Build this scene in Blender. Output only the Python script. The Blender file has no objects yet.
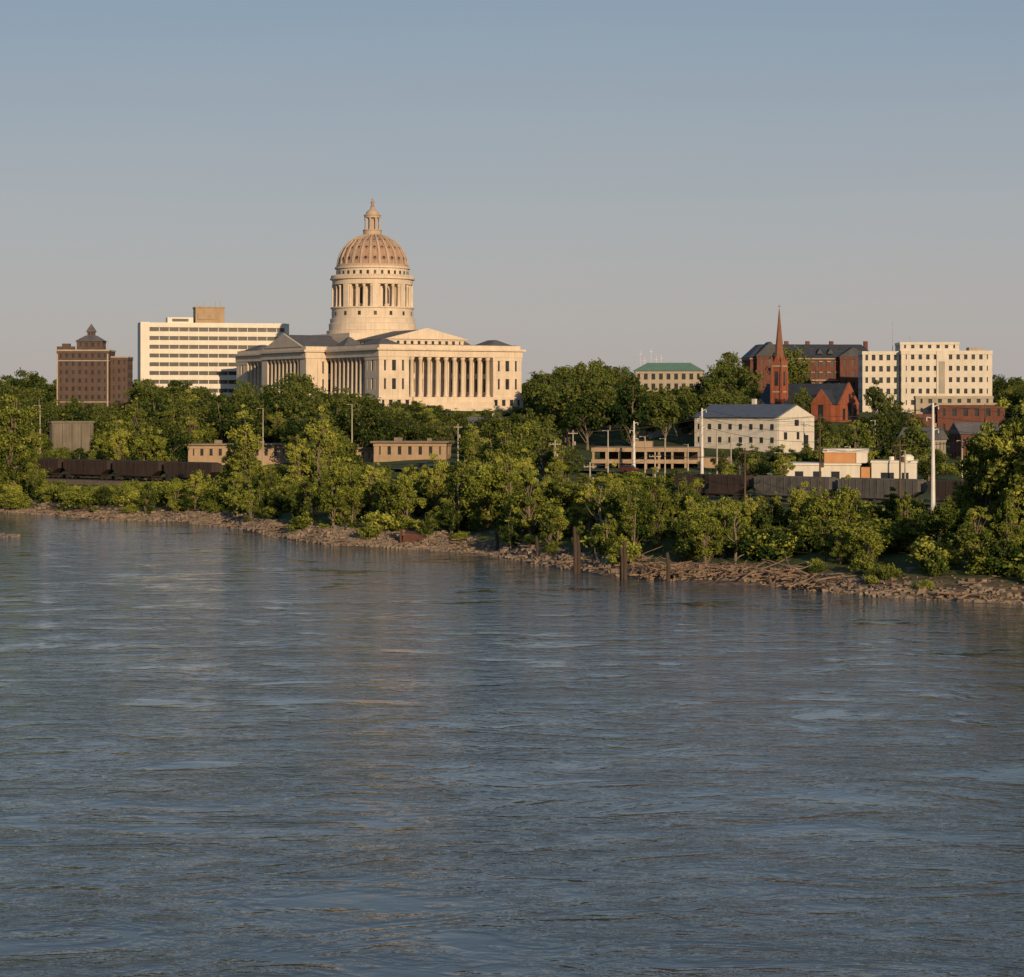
import bpy, math, random
import numpy as np
from mathutils import Vector, noise, Matrix
random.seed(4)
rng = np.random.default_rng(7)
scene = bpy.context.scene
EYE = 22.0           # viewpoint height over the river (bridge deck)
FL = 2300.0
HZ = 405.0
def bx(X, Y): return 512 + FL * X / Y
def wx(b, Y): return (b - 512) * Y / FL
def wz(e, Y): return EYE + (HZ - e) * Y / FL

# ------------------------------------------------------------------ materials
def newmat(name):
    m = bpy.data.materials.new(name); m.use_nodes = True
    nt = m.node_tree; nt.nodes.clear()
    out = nt.nodes.new('ShaderNodeOutputMaterial')
    return m, nt, out
def mat(name, col, rough=0.85, var=0.25, scale=0.35, streak=0.0, bump=0.0, col2=None, spec=0.3, metal=0.0):
    m, nt, out = newmat(name)
    N = nt.nodes; L = nt.links
    p = N.new('ShaderNodeBsdfPrincipled')
    p.inputs['Roughness'].default_value = rough
    p.inputs['Metallic'].default_value = metal
    p.inputs['Specular IOR Level'].default_value = spec
    tc = N.new('ShaderNodeTexCoord')
    n1 = N.new('ShaderNodeTexNoise'); n1.inputs['Scale'].default_value = scale
    n1.inputs['Detail'].default_value = 6; n1.inputs['Roughness'].default_value = 0.65
    L.new(tc.outputs['Object'], n1.inputs['Vector'])
    mp = N.new('ShaderNodeMapping'); mp.inputs['Scale'].default_value = (1.3, 1.3, 0.12)
    L.new(tc.outputs['Object'], mp.inputs['Vector'])
    n2 = N.new('ShaderNodeTexNoise'); n2.inputs['Scale'].default_value = 0.9; n2.inputs['Detail'].default_value = 3
    L.new(mp.outputs['Vector'], n2.inputs['Vector'])
    mx = N.new('ShaderNodeMix'); mx.data_type = 'FLOAT'; mx.inputs[0].default_value = streak
    L.new(n1.outputs['Fac'], mx.inputs[2]); L.new(n2.outputs['Fac'], mx.inputs[3])
    cr = N.new('ShaderNodeValToRGB')
    c = col
    d = col2 if col2 else tuple(x * (1 - var * 1.3) for x in c)
    e = tuple(min(1, x * (1 + var * 0.7)) for x in c)
    cr.color_ramp.elements[0].position = 0.3; cr.color_ramp.elements[0].color = (*d, 1)
    cr.color_ramp.elements[1].position = 0.7; cr.color_ramp.elements[1].color = (*e, 1)
    L.new(mx.outputs[0], cr.inputs['Fac'])
    L.new(cr.outputs['Color'], p.inputs['Base Color'])
    if bump > 0:
        b = N.new('ShaderNodeBump'); b.inputs['Distance'].default_value = bump
        L.new(n1.outputs['Fac'], b.inputs['Height']); L.new(b.outputs['Normal'], p.inputs['Normal'])
    L.new(p.outputs['BSDF'], out.inputs['Surface'])
    return m
STONE = mat('limestone', (0.56, 0.475, 0.375), 0.85, 0.18, 0.25, 0.5)
STONE2 = mat('limestone_dark', (0.40, 0.31, 0.235), 0.85, 0.2, 0.3, 0.5)
DOMEST = mat('dome_weathered', (0.33, 0.215, 0.15), 0.8, 0.28, 0.5, 0.4)
GLASS = mat('window_glass', (0.03, 0.033, 0.038), 0.2, 0.4, 0.5, spec=0.5)
GREYROOF = mat('grey_roof', (0.10, 0.10, 0.105), 0.8, 0.25, 0.4)
SLATE = mat('slate_roof', (0.035, 0.04, 0.052), 0.6, 0.3, 0.6)
BLUEROOF = mat('blue_grey_roof', (0.09, 0.10, 0.125), 0.5, 0.2, 0.6)
COPPER = mat('green_copper_roof', (0.10, 0.19, 0.145), 0.6, 0.2, 0.5, 0.4)
WHITE = mat('white_panel', (0.62, 0.58, 0.50), 0.7, 0.12, 0.3, 0.5)
WHITEP = mat('white_paint', (0.56, 0.53, 0.47), 0.5, 0.14, 0.6, 0.5)
CREAM = mat('cream_wall', (0.53, 0.49, 0.42), 0.85, 0.14, 0.4, 0.4)
DCREAM = mat('weathered_cream_wall', (0.33, 0.29, 0.23), 0.85, 0.2, 0.4, 0.4)
TAN = mat('tan_wall', (0.32, 0.235, 0.155), 0.85, 0.18, 0.4, 0.4)
BRICKR = mat('red_brick', (0.25, 0.078, 0.042), 0.9, 0.25, 0.7, 0.4)
BRICKD = mat('dark_red_brick', (0.125, 0.052, 0.038), 0.9, 0.25, 0.7, 0.4)
BRICKB = mat('brown_brick', (0.09, 0.062, 0.052), 0.9, 0.22, 0.5, 0.4)
SPIREM = mat('spire_copper', (0.19, 0.085, 0.05), 0.7, 0.25, 0.6, 0.5)
CONC = mat('concrete', (0.30, 0.28, 0.24), 0.85, 0.2, 0.3, 0.4)
DCONC = mat('stained_stone', (0.15, 0.135, 0.11), 0.85, 0.3, 0.3, 0.6)
POLEW = mat('galvanised_steel', (0.55, 0.55, 0.53), 0.45, 0.15, 0.8, 0.3)
POLEB = mat('timber_pole', (0.10, 0.07, 0.045), 0.9, 0.3, 0.8, 0.5)
PILE = mat('wet_timber', (0.055, 0.04, 0.03), 0.9, 0.3, 0.8, 0.5)
POLEG = mat('weathered_pole', (0.36, 0.32, 0.26), 0.8, 0.3, 0.8, 0.5)
TRAINM = mat('rusty_hopper_paint', (0.045, 0.032, 0.028), 0.65, 0.4, 0.4, 0.6)
TRAIN2 = mat('grey_hopper_paint', (0.10, 0.095, 0.09), 0.6, 0.35, 0.4, 0.6)
STEEL = mat('dark_steel', (0.05, 0.045, 0.04), 0.5, 0.3, 0.8)
BALLAST = mat('ballast', (0.13, 0.115, 0.10), 0.95, 0.3, 1.5)
ASPH = mat('asphalt', (0.055, 0.055, 0.057), 0.9, 0.2, 0.8)
ROCK = mat('riprap_stone', (0.21, 0.165, 0.125), 0.95, 0.4, 0.5, 0, 0.1)
LOGM = mat('bleached_driftwood', (0.20, 0.14, 0.098), 0.9, 0.5, 1.2, 0.2)
RUST = mat('rusted_iron', (0.08, 0.036, 0.025), 0.9, 0.3, 1.0)
BARK = mat('bark', (0.18, 0.145, 0.108), 0.95, 0.35, 1.2, 0.5)

def leafmat(name, dark, light):
    m, nt, out = newmat(name)
    N = nt.nodes; L = nt.links
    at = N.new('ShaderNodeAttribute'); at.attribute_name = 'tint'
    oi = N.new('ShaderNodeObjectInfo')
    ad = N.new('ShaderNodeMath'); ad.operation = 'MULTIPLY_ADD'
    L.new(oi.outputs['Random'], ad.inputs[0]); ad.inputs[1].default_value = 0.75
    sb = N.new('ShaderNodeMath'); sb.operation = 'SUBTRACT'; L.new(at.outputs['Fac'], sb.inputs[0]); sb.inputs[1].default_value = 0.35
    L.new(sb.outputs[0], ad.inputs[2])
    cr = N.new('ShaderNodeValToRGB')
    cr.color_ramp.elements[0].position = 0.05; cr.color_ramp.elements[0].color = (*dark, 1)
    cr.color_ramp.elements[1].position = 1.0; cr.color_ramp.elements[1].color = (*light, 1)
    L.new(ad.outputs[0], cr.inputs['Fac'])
    df = N.new('ShaderNodeBsdfDiffuse'); tr = N.new('ShaderNodeBsdfTranslucent')
    L.new(cr.outputs['Color'], df.inputs['Color']); L.new(cr.outputs['Color'], tr.inputs['Color'])
    ms = N.new('ShaderNodeMixShader'); ms.inputs[0].default_value = 0.18
    L.new(df.outputs[0], ms.inputs[1]); L.new(tr.outputs[0], ms.inputs[2])
    L.new(ms.outputs[0], out.inputs['Surface'])
    return m
LEAF_HILL = leafmat('foliage_deep', (0.014, 0.032, 0.011), (0.125, 0.150, 0.036))
LEAF_RIV = leafmat('foliage_river', (0.020, 0.042, 0.012), (0.235, 0.265, 0.048))
LEAF_COT = leafmat('foliage_cottonwood', (0.05, 0.078, 0.018), (0.34, 0.355, 0.068))

# ------------------------------------------------------------------ mesh builder
class MB:
    def __init__(s): s.v = []; s.f = []; s.m = []
    def add(s, vs, fs, m=0):
        o = len(s.v); s.v.extend(vs)
        for f in fs: s.f.append(tuple(i + o for i in f)); s.m.append(m)
    def box(s, x0, x1, y0, y1, z0, z1, m=0):
        s.add([(x0,y0,z0),(x1,y0,z0),(x1,y1,z0),(x0,y1,z0),(x0,y0,z1),(x1,y0,z1),(x1,y1,z1),(x0,y1,z1)],
              [(0,3,2,1),(4,5,6,7),(0,1,5,4),(1,2,6,5),(2,3,7,6),(3,0,4,7)], m)
    def rbox(s, cx, cy, ang, r0, r1, hw, z0, z1, m=0):
        ca, sa = math.cos(ang), math.sin(ang)
        P = [(r0,-hw),(r1,-hw),(r1,hw),(r0,hw)]
        q = [(cx+a*ca-b*sa, cy+a*sa+b*ca) for a,b in P]
        s.add([(x,y,z0) for x,y in q]+[(x,y,z1) for x,y in q],
              [(0,3,2,1),(4,5,6,7),(0,1,5,4),(1,2,6,5),(2,3,7,6),(3,0,4,7)], m)
    def lathe(s, prof, n=24, cx=0, cy=0, m=0, cap=True, ph=0):
        vs = []
        for r, z in prof:
            for i in range(n):
                a = 2*math.pi*i/n+ph
                vs.append((cx+r*math.cos(a), cy+r*math.sin(a), z))
        fs = []
        for k in range(len(prof)-1):
            for i in range(n):
                j = (i+1) % n
                fs.append((k*n+i, k*n+j, (k+1)*n+j, (k+1)*n+i))
        if cap:
            fs.append(tuple(range(n))[::-1]); fs.append(tuple((len(prof)-1)*n+i for i in range(n)))
        s.add(vs, fs, m)
    def cyl(s, x, y, z0, z1, r0, r1=None, n=10, m=0):
        s.lathe([(r0, z0), (r0 if r1 is None else r1, z1)], n, x, y, m)
    def gable(s, x0, x1, y0, y1, z0, z1, axis='y', m=0, me=None):
        if axis == 'y':
            c = (x0+x1)/2
            vs = [(x0,y0,z0),(x1,y0,z0),(c,y0,z1),(x0,y1,z0),(x1,y1,z0),(c,y1,z1)]
        else:
            c = (y0+y1)/2
            vs = [(x0,y1,z0),(x0,y0,z0),(x0,c,z1),(x1,y1,z0),(x1,y0,z0),(x1,c,z1)]
        s.add(vs, [(0,3,4,1),(0,2,5,3),(1,4,5,2)], m)
        s.add(vs, [(0,1,2),(3,5,4)], m if me is None else me)
    def hip(s, x0, x1, y0, y1, z0, z1, inset, m=0, flat=None):
        i = inset; j = flat if flat is not None else inset
        s.add([(x0,y0,z0),(x1,y0,z0),(x1,y1,z0),(x0,y1,z0),(x0+i,y0+j,z1),(x1-i,y0+j,z1),(x1-i,y1-j,z1),(x0+i,y1-j,z1)],
              [(0,3,2,1),(4,5,6,7),(0,1,5,4),(1,2,6,5),(2,3,7,6),(3,0,4,7)], m)
    def tube(s, pts, radii, n=6, m=0):
        vs = []; fs = []
        for k, p in enumerate(pts):
            p = Vector(p)
            a = Vector(pts[max(0,k-1)]); b = Vector(pts[min(len(pts)-1,k+1)])
            t = (b-a).normalized()
            u = t.cross(Vector((0.31,0.2,0.93)))
            if u.length < 0.05: u = t.cross(Vector((1,0,0)))
            u.normalize(); w = t.cross(u)
            for i in range(n):
                an = 2*math.pi*i/n
                q = p + (u*math.cos(an)+w*math.sin(an))*radii[k]
                vs.append(tuple(q))
        for k in range(len(pts)-1):
            for i in range(n):
                j = (i+1)%n
                fs.append((k*n+i,k*n+j,(k+1)*n+j,(k+1)*n+i))
        fs.append(tuple(range(n))[::-1]); fs.append(tuple((len(pts)-1)*n+i for i in range(n)))
        s.add(vs, fs, m)
    def mesh(s, name, mats, smooth=False):
        me = bpy.data.meshes.new(name)
        me.from_pydata(s.v, [], s.f)
        for mt in mats: me.materials.append(mt)
        me.polygons.foreach_set('material_index', s.m)
        if smooth: me.polygons.foreach_set('use_smooth', [True]*len(s.f))
        me.update()
        return me
    def obj(s, name, mats, parent=None, smooth=False):
        o = bpy.data.objects.new(name, s.mesh(name, mats, smooth))
        scene.collection.objects.link(o)
        if parent: o.parent = parent
        return o
def empty(name, loc=(0,0,0), rz=0):
    e = bpy.data.objects.new(name, None); e.empty_display_size = 1
    scene.collection.objects.link(e); e.location = loc; e.rotation_euler = (0,0,math.radians(rz))
    return e

def block(w, g, x0,x1,y0,y1,z0,z1, nx, ny, nf, pier=0.4, span=0.4, top=1.0, rec=0.4, corner=None, mull=None, m=0):
    """storeyed block: glazed core behind real spandrel slabs and piers"""
    g.box(x0+rec,x1-rec,y0+rec,y1-rec,z0,z1-0.2)
    fh = (z1-top-z0)/nf
    for i in range(nf):
        w.box(x0,x1,y0,y1,z0+i*fh,z0+i*fh+span*fh,m)
    w.box(x0-0.12,x1+0.12,y0-0.12,y1+0.12,z1-top,z1,m)
    e = 0.03
    bwx = (x1-x0)/nx; bwy = (y1-y0)/ny
    if pier > 0:
        for i in range(1,nx):
            c = x0+i*bwx; h = pier*bwx/2
            w.box(c-h,c+h,y0+e,y0+rec+0.1,z0,z1-top,m); w.box(c-h,c+h,y1-rec-0.1,y1-e,z0,z1-top,m)
        for i in range(1,ny):
            c = y0+i*bwy; h = pier*bwy/2
            w.box(x0+e,x0+rec+0.1,c-h,c+h,z0,z1-top,m); w.box(x1-rec-0.1,x1-e,c-h,c+h,z0,z1-top,m)
    cx = corner if corner is not None else max(0.6,pier*bwx*0.8)
    for a,b in ((x0+e,x0+cx),(x1-cx,x1-e)):
        for c,d in ((y0+e,y0+cx),(y1-cx,y1-e)):
            w.box(a,b,c,d,z0,z1-top,m)
    if mull:
        for i in range(nx):
            for k in range(1,mull):
                c = x0+(i+k/mull)*bwx
                w.box(c-0.06,c+0.06,y0+rec-0.08,y0+rec+0.05,z0,z1-top,m)

# ------------------------------------------------------------------ terrain
SH = [(-9000,6500),(-1500,1400),(-700,880),(-400,660),(-250,570),(-150,505),(-105,473),(-90,458),(-80,441),(-66,436),(-51,415),(-40,385),(-28.6,361),(-14,350),
      (-4.8,342),(6.5,310),(16,292),(30,281),(42,264),(57,255),(100,232),(200,190),(400,120),(900,-100),(9000,-3500)]
SHX = np.array([a for a,b in SH]); SHY = np.array([b for a,b in SH])
def shore(X): return np.interp(X, SHX, SHY)
HT = [(-60,-4),(-12,-1.6),(0,0),(4,0.7),(10,1.7),(30,3.2),(90,4.3),(180,6.0),(250,8),(330,12.5),(400,18),(450,19.5),(1000,22),(3000,30),(9000,70)]
HTX = [a for a,b in HT]; HTY = [b for a,b in HT]
def tz(X, Y):
    sx = float(shore(X))
    wob = noise.noise(Vector((X*0.06, Y*0.06, 0)))*5 + noise.noise(Vector((X*0.25, Y*0.25, 3)))*2.0
    t = Y - sx + wob
    t2 = t - max(0,X)*0.9*min(1,max(0,(t-60)/120))
    h = float(np.interp(t2, HTX, HTY))
    if t > -5: h += noise.noise(Vector((X*0.11,Y*0.11,7)))*0.35*min(1,max(0,(t+5)/10))
    return h
def steps(segs):
    out = []
    for a,b,s in segs: out += list(np.arange(a,b,s))
    out.append(segs[-1][1]); return out
gx = steps([(-9000,-1500,750),(-1500,-400,60),(-400,-150,12),(-150,130,2.5),(130,400,12),(400,1500,60),(1500,9000,750)])
gy = steps([(-4000,100,500),(100,225,12),(225,520,2.5),(520,1100,8),(1100,2500,60),(2500,13000,700)])
nxg, nyg = len(gx), len(gy)
vs = [(x,y,tz(x,y)) for y in gy for x in gx]
fs = [(j*nxg+i,j*nxg+i+1,(j+1)*nxg+i+1,(j+1)*nxg+i) for j in range(nyg-1) for i in range(nxg-1)]
me = bpy.data.meshes.new('ground'); me.from_pydata(vs,[],fs)
me.polygons.foreach_set('use_smooth',[True]*len(fs))
m, nt, out = newmat('bank_and_grass')
N = nt.nodes; L = nt.links
p = N.new('ShaderNodeBsdfPrincipled'); p.inputs['Roughness'].default_value = 0.95; p.inputs['Specular IOR Level'].default_value = 0.15
geo = N.new('ShaderNodeNewGeometry'); sep = N.new('ShaderNodeSeparateXYZ'); L.new(geo.outputs['Position'], sep.inputs[0])
n1 = N.new('ShaderNodeTexNoise'); n1.inputs['Scale'].default_value = 0.12; n1.inputs['Detail'].default_value = 8; n1.inputs['Roughness'].default_value = 0.7
L.new(geo.outputs['Position'], n1.inputs['Vector'])
n2 = N.new('ShaderNodeTexNoise'); n2.inputs['Scale'].default_value = 1.1; n2.inputs['Detail'].default_value = 6
L.new(geo.outputs['Position'], n2.inputs['Vector'])
mud = N.new('ShaderNodeValToRGB'); mud.color_ramp.elements[0].position=0.3; mud.color_ramp.elements[0].color=(0.05,0.038,0.028,1)
mud.color_ramp.elements[1].position=0.7; mud.color_ramp.elements[1].color=(0.20,0.145,0.10,1)
L.new(n2.outputs['Fac'], mud.inputs['Fac'])
gr = N.new('ShaderNodeValToRGB'); gr.color_ramp.elements[0].position=0.35; gr.color_ramp.elements[0].color=(0.024,0.045,0.014,1)
gr.color_ramp.elements[1].position=0.68; gr.color_ramp.elements[1].color=(0.09,0.10,0.035,1)
L.new(n1.outputs['Fac'], gr.inputs['Fac'])
ma = N.new('ShaderNodeMath'); ma.operation='MULTIPLY_ADD'; L.new(n1.outputs['Fac'], ma.inputs[0]); ma.inputs[1].default_value=3.5; L.new(sep.outputs['Z'], ma.inputs[2])
mr = N.new('ShaderNodeMapRange'); mr.inputs['From Min'].default_value=3.0; mr.inputs['From Max'].default_value=3.8; L.new(ma.outputs[0], mr.inputs['Value'])
mx = N.new('ShaderNodeMix'); mx.data_type='RGBA'; L.new(mr.outputs[0], mx.inputs[0]); L.new(mud.outputs['Color'], mx.inputs[6]); L.new(gr.outputs['Color'], mx.inputs[7])
L.new(mx.outputs[2], p.inputs['Base Color'])
bp = N.new('ShaderNodeBump'); bp.inputs['Distance'].default_value=0.35; L.new(n2.outputs['Fac'], bp.inputs['Height']); L.new(bp.outputs['Normal'], p.inputs['Normal'])
L.new(p.outputs[0], out.inputs['Surface'])
me.materials.append(m)
ground = bpy.data.objects.new('ground', me); scene.collection.objects.link(ground)

# ------------------------------------------------------------------ river
mb = MB(); mb.add([(-9000,-4000,0),(9000,-4000,0),(9000,9000,0),(-9000,9000,0)],[(0,1,2,3)])
m, nt, out = newmat('river_water'); N = nt.nodes; L = nt.links
p = N.new('ShaderNodeBsdfPrincipled')
p.inputs['Base Color'].default_value=(0.052,0.070,0.078,1); p.inputs['Roughness'].default_value=0.05
p.inputs['IOR'].default_value=1.37; p.inputs['Specular IOR Level'].default_value=0.5
geo = N.new('ShaderNodeNewGeometry')
def nz(scale, stretch, rot, detail, dist=0.0, rough=0.55):
    mp = N.new('ShaderNodeMapping'); mp.inputs['Rotation'].default_value=(0,0,math.radians(rot)); mp.inputs['Scale'].default_value=stretch
    L.new(geo.outputs['Position'], mp.inputs['Vector'])
    n = N.new('ShaderNodeTexNoise'); n.inputs['Scale'].default_value=scale; n.inputs['Detail'].default_value=detail
    n.inputs['Distortion'].default_value=dist; n.inputs['Roughness'].default_value=rough
    L.new(mp.outputs[0], n.inputs['Vector']); return n.outputs['Fac']
def mth(op,a,b):
    k = N.new('ShaderNodeMath'); k.operation=op
    for i,x in enumerate((a,b)):
        if isinstance(x,(int,float)): k.inputs[i].default_value=x
        else: L.new(x,k.inputs[i])
    return k.outputs[0]
big = nz(0.13,(0.8,1.0,1),25,2,1.0)
mid = nz(0.50,(0.75,1.0,1),-8,3,1.6,0.58)
sml = nz(2.2,(0.8,1.0,1),8,3,0.8,0.6)
patch = nz(0.04,(0.6,1.0,1),20,5,2.2,0.6)
patch2 = nz(0.16,(0.6,1.0,1),-15,3,1.5,0.6)
pm = mth('ADD', mth('MULTIPLY',patch,0.5), mth('MULTIPLY',patch2,0.5))
pr = N.new('ShaderNodeMapRange'); pr.inputs['From Min'].default_value=0.42; pr.inputs['From Max'].default_value=0.58
pr.inputs['To Min'].default_value=0.16; pr.inputs['To Max'].default_value=1.35; L.new(pm, pr.inputs['Value'])
hsum = mth('ADD', mth('MULTIPLY',big,0.15), mth('MULTIPLY', mth('ADD', mth('MULTIPLY',mid,0.155), mth('MULTIPLY',sml,0.036)), pr.outputs[0]))
bp = N.new('ShaderNodeBump'); bp.inputs['Strength'].default_value=1.0; bp.inputs['Distance'].default_value=1.0
L.new(hsum,bp.inputs['Height']); L.new(bp.outputs['Normal'],p.inputs['Normal'])
L.new(p.outputs[0], out.inputs['Surface'])
mb.obj('river_water',[m])

# ------------------------------------------------------------------ capitol
cap = empty('domed_state_capitol_building',(-56.0,923,19),30)
w = MB(); g = MB(); c = MB(); r = MB()
def column(mb_, x, y, z0, z1, rad, n=12):
    mb_.lathe([(rad*1.35,z0),(rad*1.35,z0+0.5),(rad*1.05,z0+0.7),(rad,z0+1.2),(rad*0.86,z1-1.3),(rad*1.0,z1-1.2),(rad*1.3,z1-0.5),(rad*1.3,z1)],n,x,y)
for sgn in (-1,1):
    def Y(a,b): return (a,b) if sgn<0 else (-b,-a)
    ya,yb = Y(-67,-21)
    block(w,g,-31,31,ya,yb,-8,6,18,14,3,0.55,0.45,1.0,0.35,corner=1.5)
    ya,yb = Y(-61.5,-21); block(w,g,-26.2,26.2,ya,yb,6,21,15,12,2,0.45,0.28,1.2,0.5)
    for sx in (-1,1):
        xa,xb = (18,30.5) if sx>0 else (-30.5,-18)
        ya,yb = Y(-66.5,-55); block(w,g,xa,xb,ya,yb,6,21,3,3,2,0.6,0.42,1.2,0.45,corner=2.1)
    ya,yb = Y(-66.8,-21); w.box(-30.8,30.8,ya,yb,21,23.4)
    ya,yb = Y(-67.7,-21); w.box(-31.7,31.7,ya,yb,23.4,24.2)
    ya,yb = Y(-66.2,-21); w.box(-30.2,30.2,ya,yb,24.2,25.5)
    ya,yb = Y(-65.2,-21); r.box(-29.2,29.2,ya,yb,25.5,25.75)
    for i in range(10):
        column(c,-16.2+i*3.6,sgn*65.3,6,21,0.82)
    for i in range(9):
        for sx in (-1,1): column(c,sx*29.3,sgn*(53-i*3.6),6,21,0.84)
    for i in range(6):
        ya,yb = Y(-67.1-(6-i)*1.2,-67.0); w.box(-17,17,ya,yb,-6+i*2,-4+i*2-0.02)
    ya,yb = Y(-46,-15); block(w,g,-16.5,16.5,ya,yb,25.6,28.2,11,10,1,0.6,0.35,0.6,0.3)
    ya,yb = Y(-46,-12); r.gable(-17.2,17.2,ya,yb,28.22,32.1,'y')
    ya,yb = Y(-46.9,-46.0); w.gable(-18.2,18.2,ya,yb,28.21,32.6,'y')
    for sx in (-1,1):
        ya,yb=Y(-62,-48); r.hip(sx*24-5,sx*24+5,ya,yb,25.8,28.0,4.5)
block(w,g,-39.5,39.5,-21.5,21.5,-8,6,20,12,3,0.55,0.45,1.0,0.35,corner=1.5)
block(w,g,-34,34,-20.8,20.8,6.01,21,19,12,2,0.5,0.32,1.2,0.5,corner=2)
for sx in (-1,1):
    for sy in (-1,1):
        xa,xb = (34.2,39) if sx>0 else (-39,-34.2); ya,yb=(15.5,21) if sy>0 else (-21,-15.5)
        w.box(xa,xb,ya,yb,6,21)
    for i in range(8): column(c,sx*38,-12.6+i*3.6,6,21,0.86)
w.box(-39.4,39.4,-21.3,21.3,21.01,23.45); w.box(-40.3,40.3,-22.2,22.2,23.45,24.3); w.box(-39,39,-20.7,20.7,24.3,25.6)
for sx in (-1,1):
    xa,xb=(14,38.5) if sx>0 else (-38.5,-14); r.gable(xa,xb,-16.5,16.5,25.62,30.6,'x')
    xa,xb=(38.5,39.3) if sx>0 else (-39.3,-38.5); w.gable(xa,xb,-17.6,17.6,25.61,31.1,'x')
w.box(-20,20,-19,19,25.7,29.5); w.box(-19,19,-18,18,29.5,31.2)
for sy in (-1,1):
    for sx in (-1,1):
        r.hip(sx*24-4,sx*24+4,sy*28-4,sy*28+4,25.8,29.2,3.6)
w.obj('walls',[STONE],cap); g.obj('windows',[GLASS],cap); c.obj('columns',[STONE],cap,True); r.obj('roofs',[GREYROOF],cap)
d = MB(); dg = MB(); dc = MB()
d.lathe([(18.4,31.2),(18.4,32.6),(17.5,32.8),(17.5,35.4),(17.0,35.7),(17.0,37.4),(16.3,37.6),(16.3,41.3),(16.8,41.5),(16.8,42),(12.4,42.01),(12.4,51),(16.1,51.01),(16.1,52.8),(17.0,53.1),(17.0,53.7),(16.3,53.72),(16.3,54.8),(15.8,54.8),(15.8,53.9),(14.5,53.9),(14.5,57.2),(15.1,57.4),(15.1,58.1),(14.0,58.2)],64)
for i in range(32):
    a = 2*math.pi*(i+0.5)/32; column(dc,15.1*math.cos(a),15.1*math.sin(a),42,51,0.55,8)
    a2 = 2*math.pi*i/32
    if i%2==0:
        dg.rbox(0,0,a2,12.2,12.52,1.05,43.2,48.8); dg.rbox(0,0,a2,12.2,12.52,0.8,48.8,49.5); dg.rbox(0,0,a2,12.2,12.52,0.45,49.5,50.0)
        d.rbox(0,0,a2,12.3,12.8,1.3,42.7,43.2)
    dg.rbox(0,0,a2,14.4,14.56,0.5,54.9,56.4)
    for k in range(-2,3): d.rbox(0,0,a2+k*0.039,16.3,16.6,0.14,53.75,54.75)
    if i%2==0: dg.rbox(0,0,a2,16.2,16.34,0.6,38.6,40.2)
for i in range(8):
    a=2*math.pi*i/8+math.pi/8; d.rbox(0,0,a,12.3,16.2,1.2,42.02,50.98)
d.obj('drum',[STONE],cap); dc.obj('drum_columns',[STONE],cap,True); 
sh = MB(); rb = MB()
def dome(phi, off=0): 
    return ((13.9+off)*math.cos(phi), 58.2+(13.2+off)*math.sin(phi))
ph = [math.radians(x) for x in np.linspace(0,74,16)]
sh.lathe([dome(x) for x in ph],64)
nr = 24
for i in range(nr):
    a = 2*math.pi*i/nr; ca,sa=math.cos(a),math.sin(a)
    for k in range(len(ph)-1):
        (r0,z0),(r1,z1) = dome(ph[k],-0.1),dome(ph[k+1],-0.1); (R0,Z0),(R1,Z1)=dome(ph[k],0.5),dome(ph[k+1],0.5)
        h0 = 0.15+0.32*math.cos(ph[k]); h1 = 0.15+0.32*math.cos(ph[k+1])
        V=[]
        for (rr,zz,hh) in ((r0,z0,h0),(R0,Z0,h0),(R1,Z1,h1),(r1,z1,h1)):
            V += [(rr*ca+hh*sa,rr*sa-hh*ca,zz),(rr*ca-hh*sa,rr*sa+hh*ca,zz)]
        rb.add(V,[(2,3,5,4),(0,2,4,6),(1,7,5,3),(0,1,3,2)])
    a += math.pi/nr
    for phd,s in ((14,0.7),(34,0.55),(52,0.4)):
        rr,zz = dome(math.radians(phd),0.02)
        nrm = Vector((math.cos(math.radians(phd))*math.cos(a),math.cos(math.radians(phd))*math.sin(a),math.sin(math.radians(phd))))
        cpt = Vector((rr*math.cos(a),rr*math.sin(a),zz))
        sh.tube([cpt-nrm*0.1,cpt+nrm*0.28],[s*1.35,s*1.2],8)
        dg.tube([cpt,cpt+nrm*0.31],[s*0.8,s*0.8],8)
rb.lathe([(14.45,58.1),(14.45,58.9),(14.0,59.3)],64)
sh.obj('dome_shell',[DOMEST],cap,True); rb.obj('dome_ribs',[STONE2],cap); dg.obj('dome_windows',[GLASS],cap)
ln = MB()
ln.lathe([(4.3,70.2),(4.3,71.2),(3.7,71.4),(3.7,72.8),(3.9,72.9),(3.9,73.2),(1.7,73.25),(1.7,78.0),(3.3,78.05),(3.3,78.8),(3.5,78.9),(3.5,79.2),(2.8,79.4),(2.5,80.4),(1.7,81.2),(0.9,81.6),(0.9,82.3)],24)
for i in range(8):
    a=2*math.pi*i/8; column(ln,2.95*math.cos(a),2.95*math.sin(a),73.2,78.05,0.34,8)
ln.obj('lantern',[STONE2],cap)
st = MB()
st.lathe([(0.62,82.3),(0.7,82.7),(0.5,83.9),(0.58,84.5),(0.5,84.9),(0.18,85.1),(0.3,85.35),(0.28,85.7),(0.1,85.9)],10)
st.tube([(0.4,0,84.8),(0.8,-0.2,84.4),(0.9,-0.5,84.8)],[0.15,0.13,0.1],6); st.tube([(-0.4,0,84.8),(-0.8,0,84.2),(-0.7,-0.3,83.7)],[0.15,0.13,0.1],6)
st.obj('statue',[DOMEST],cap,True)

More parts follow.
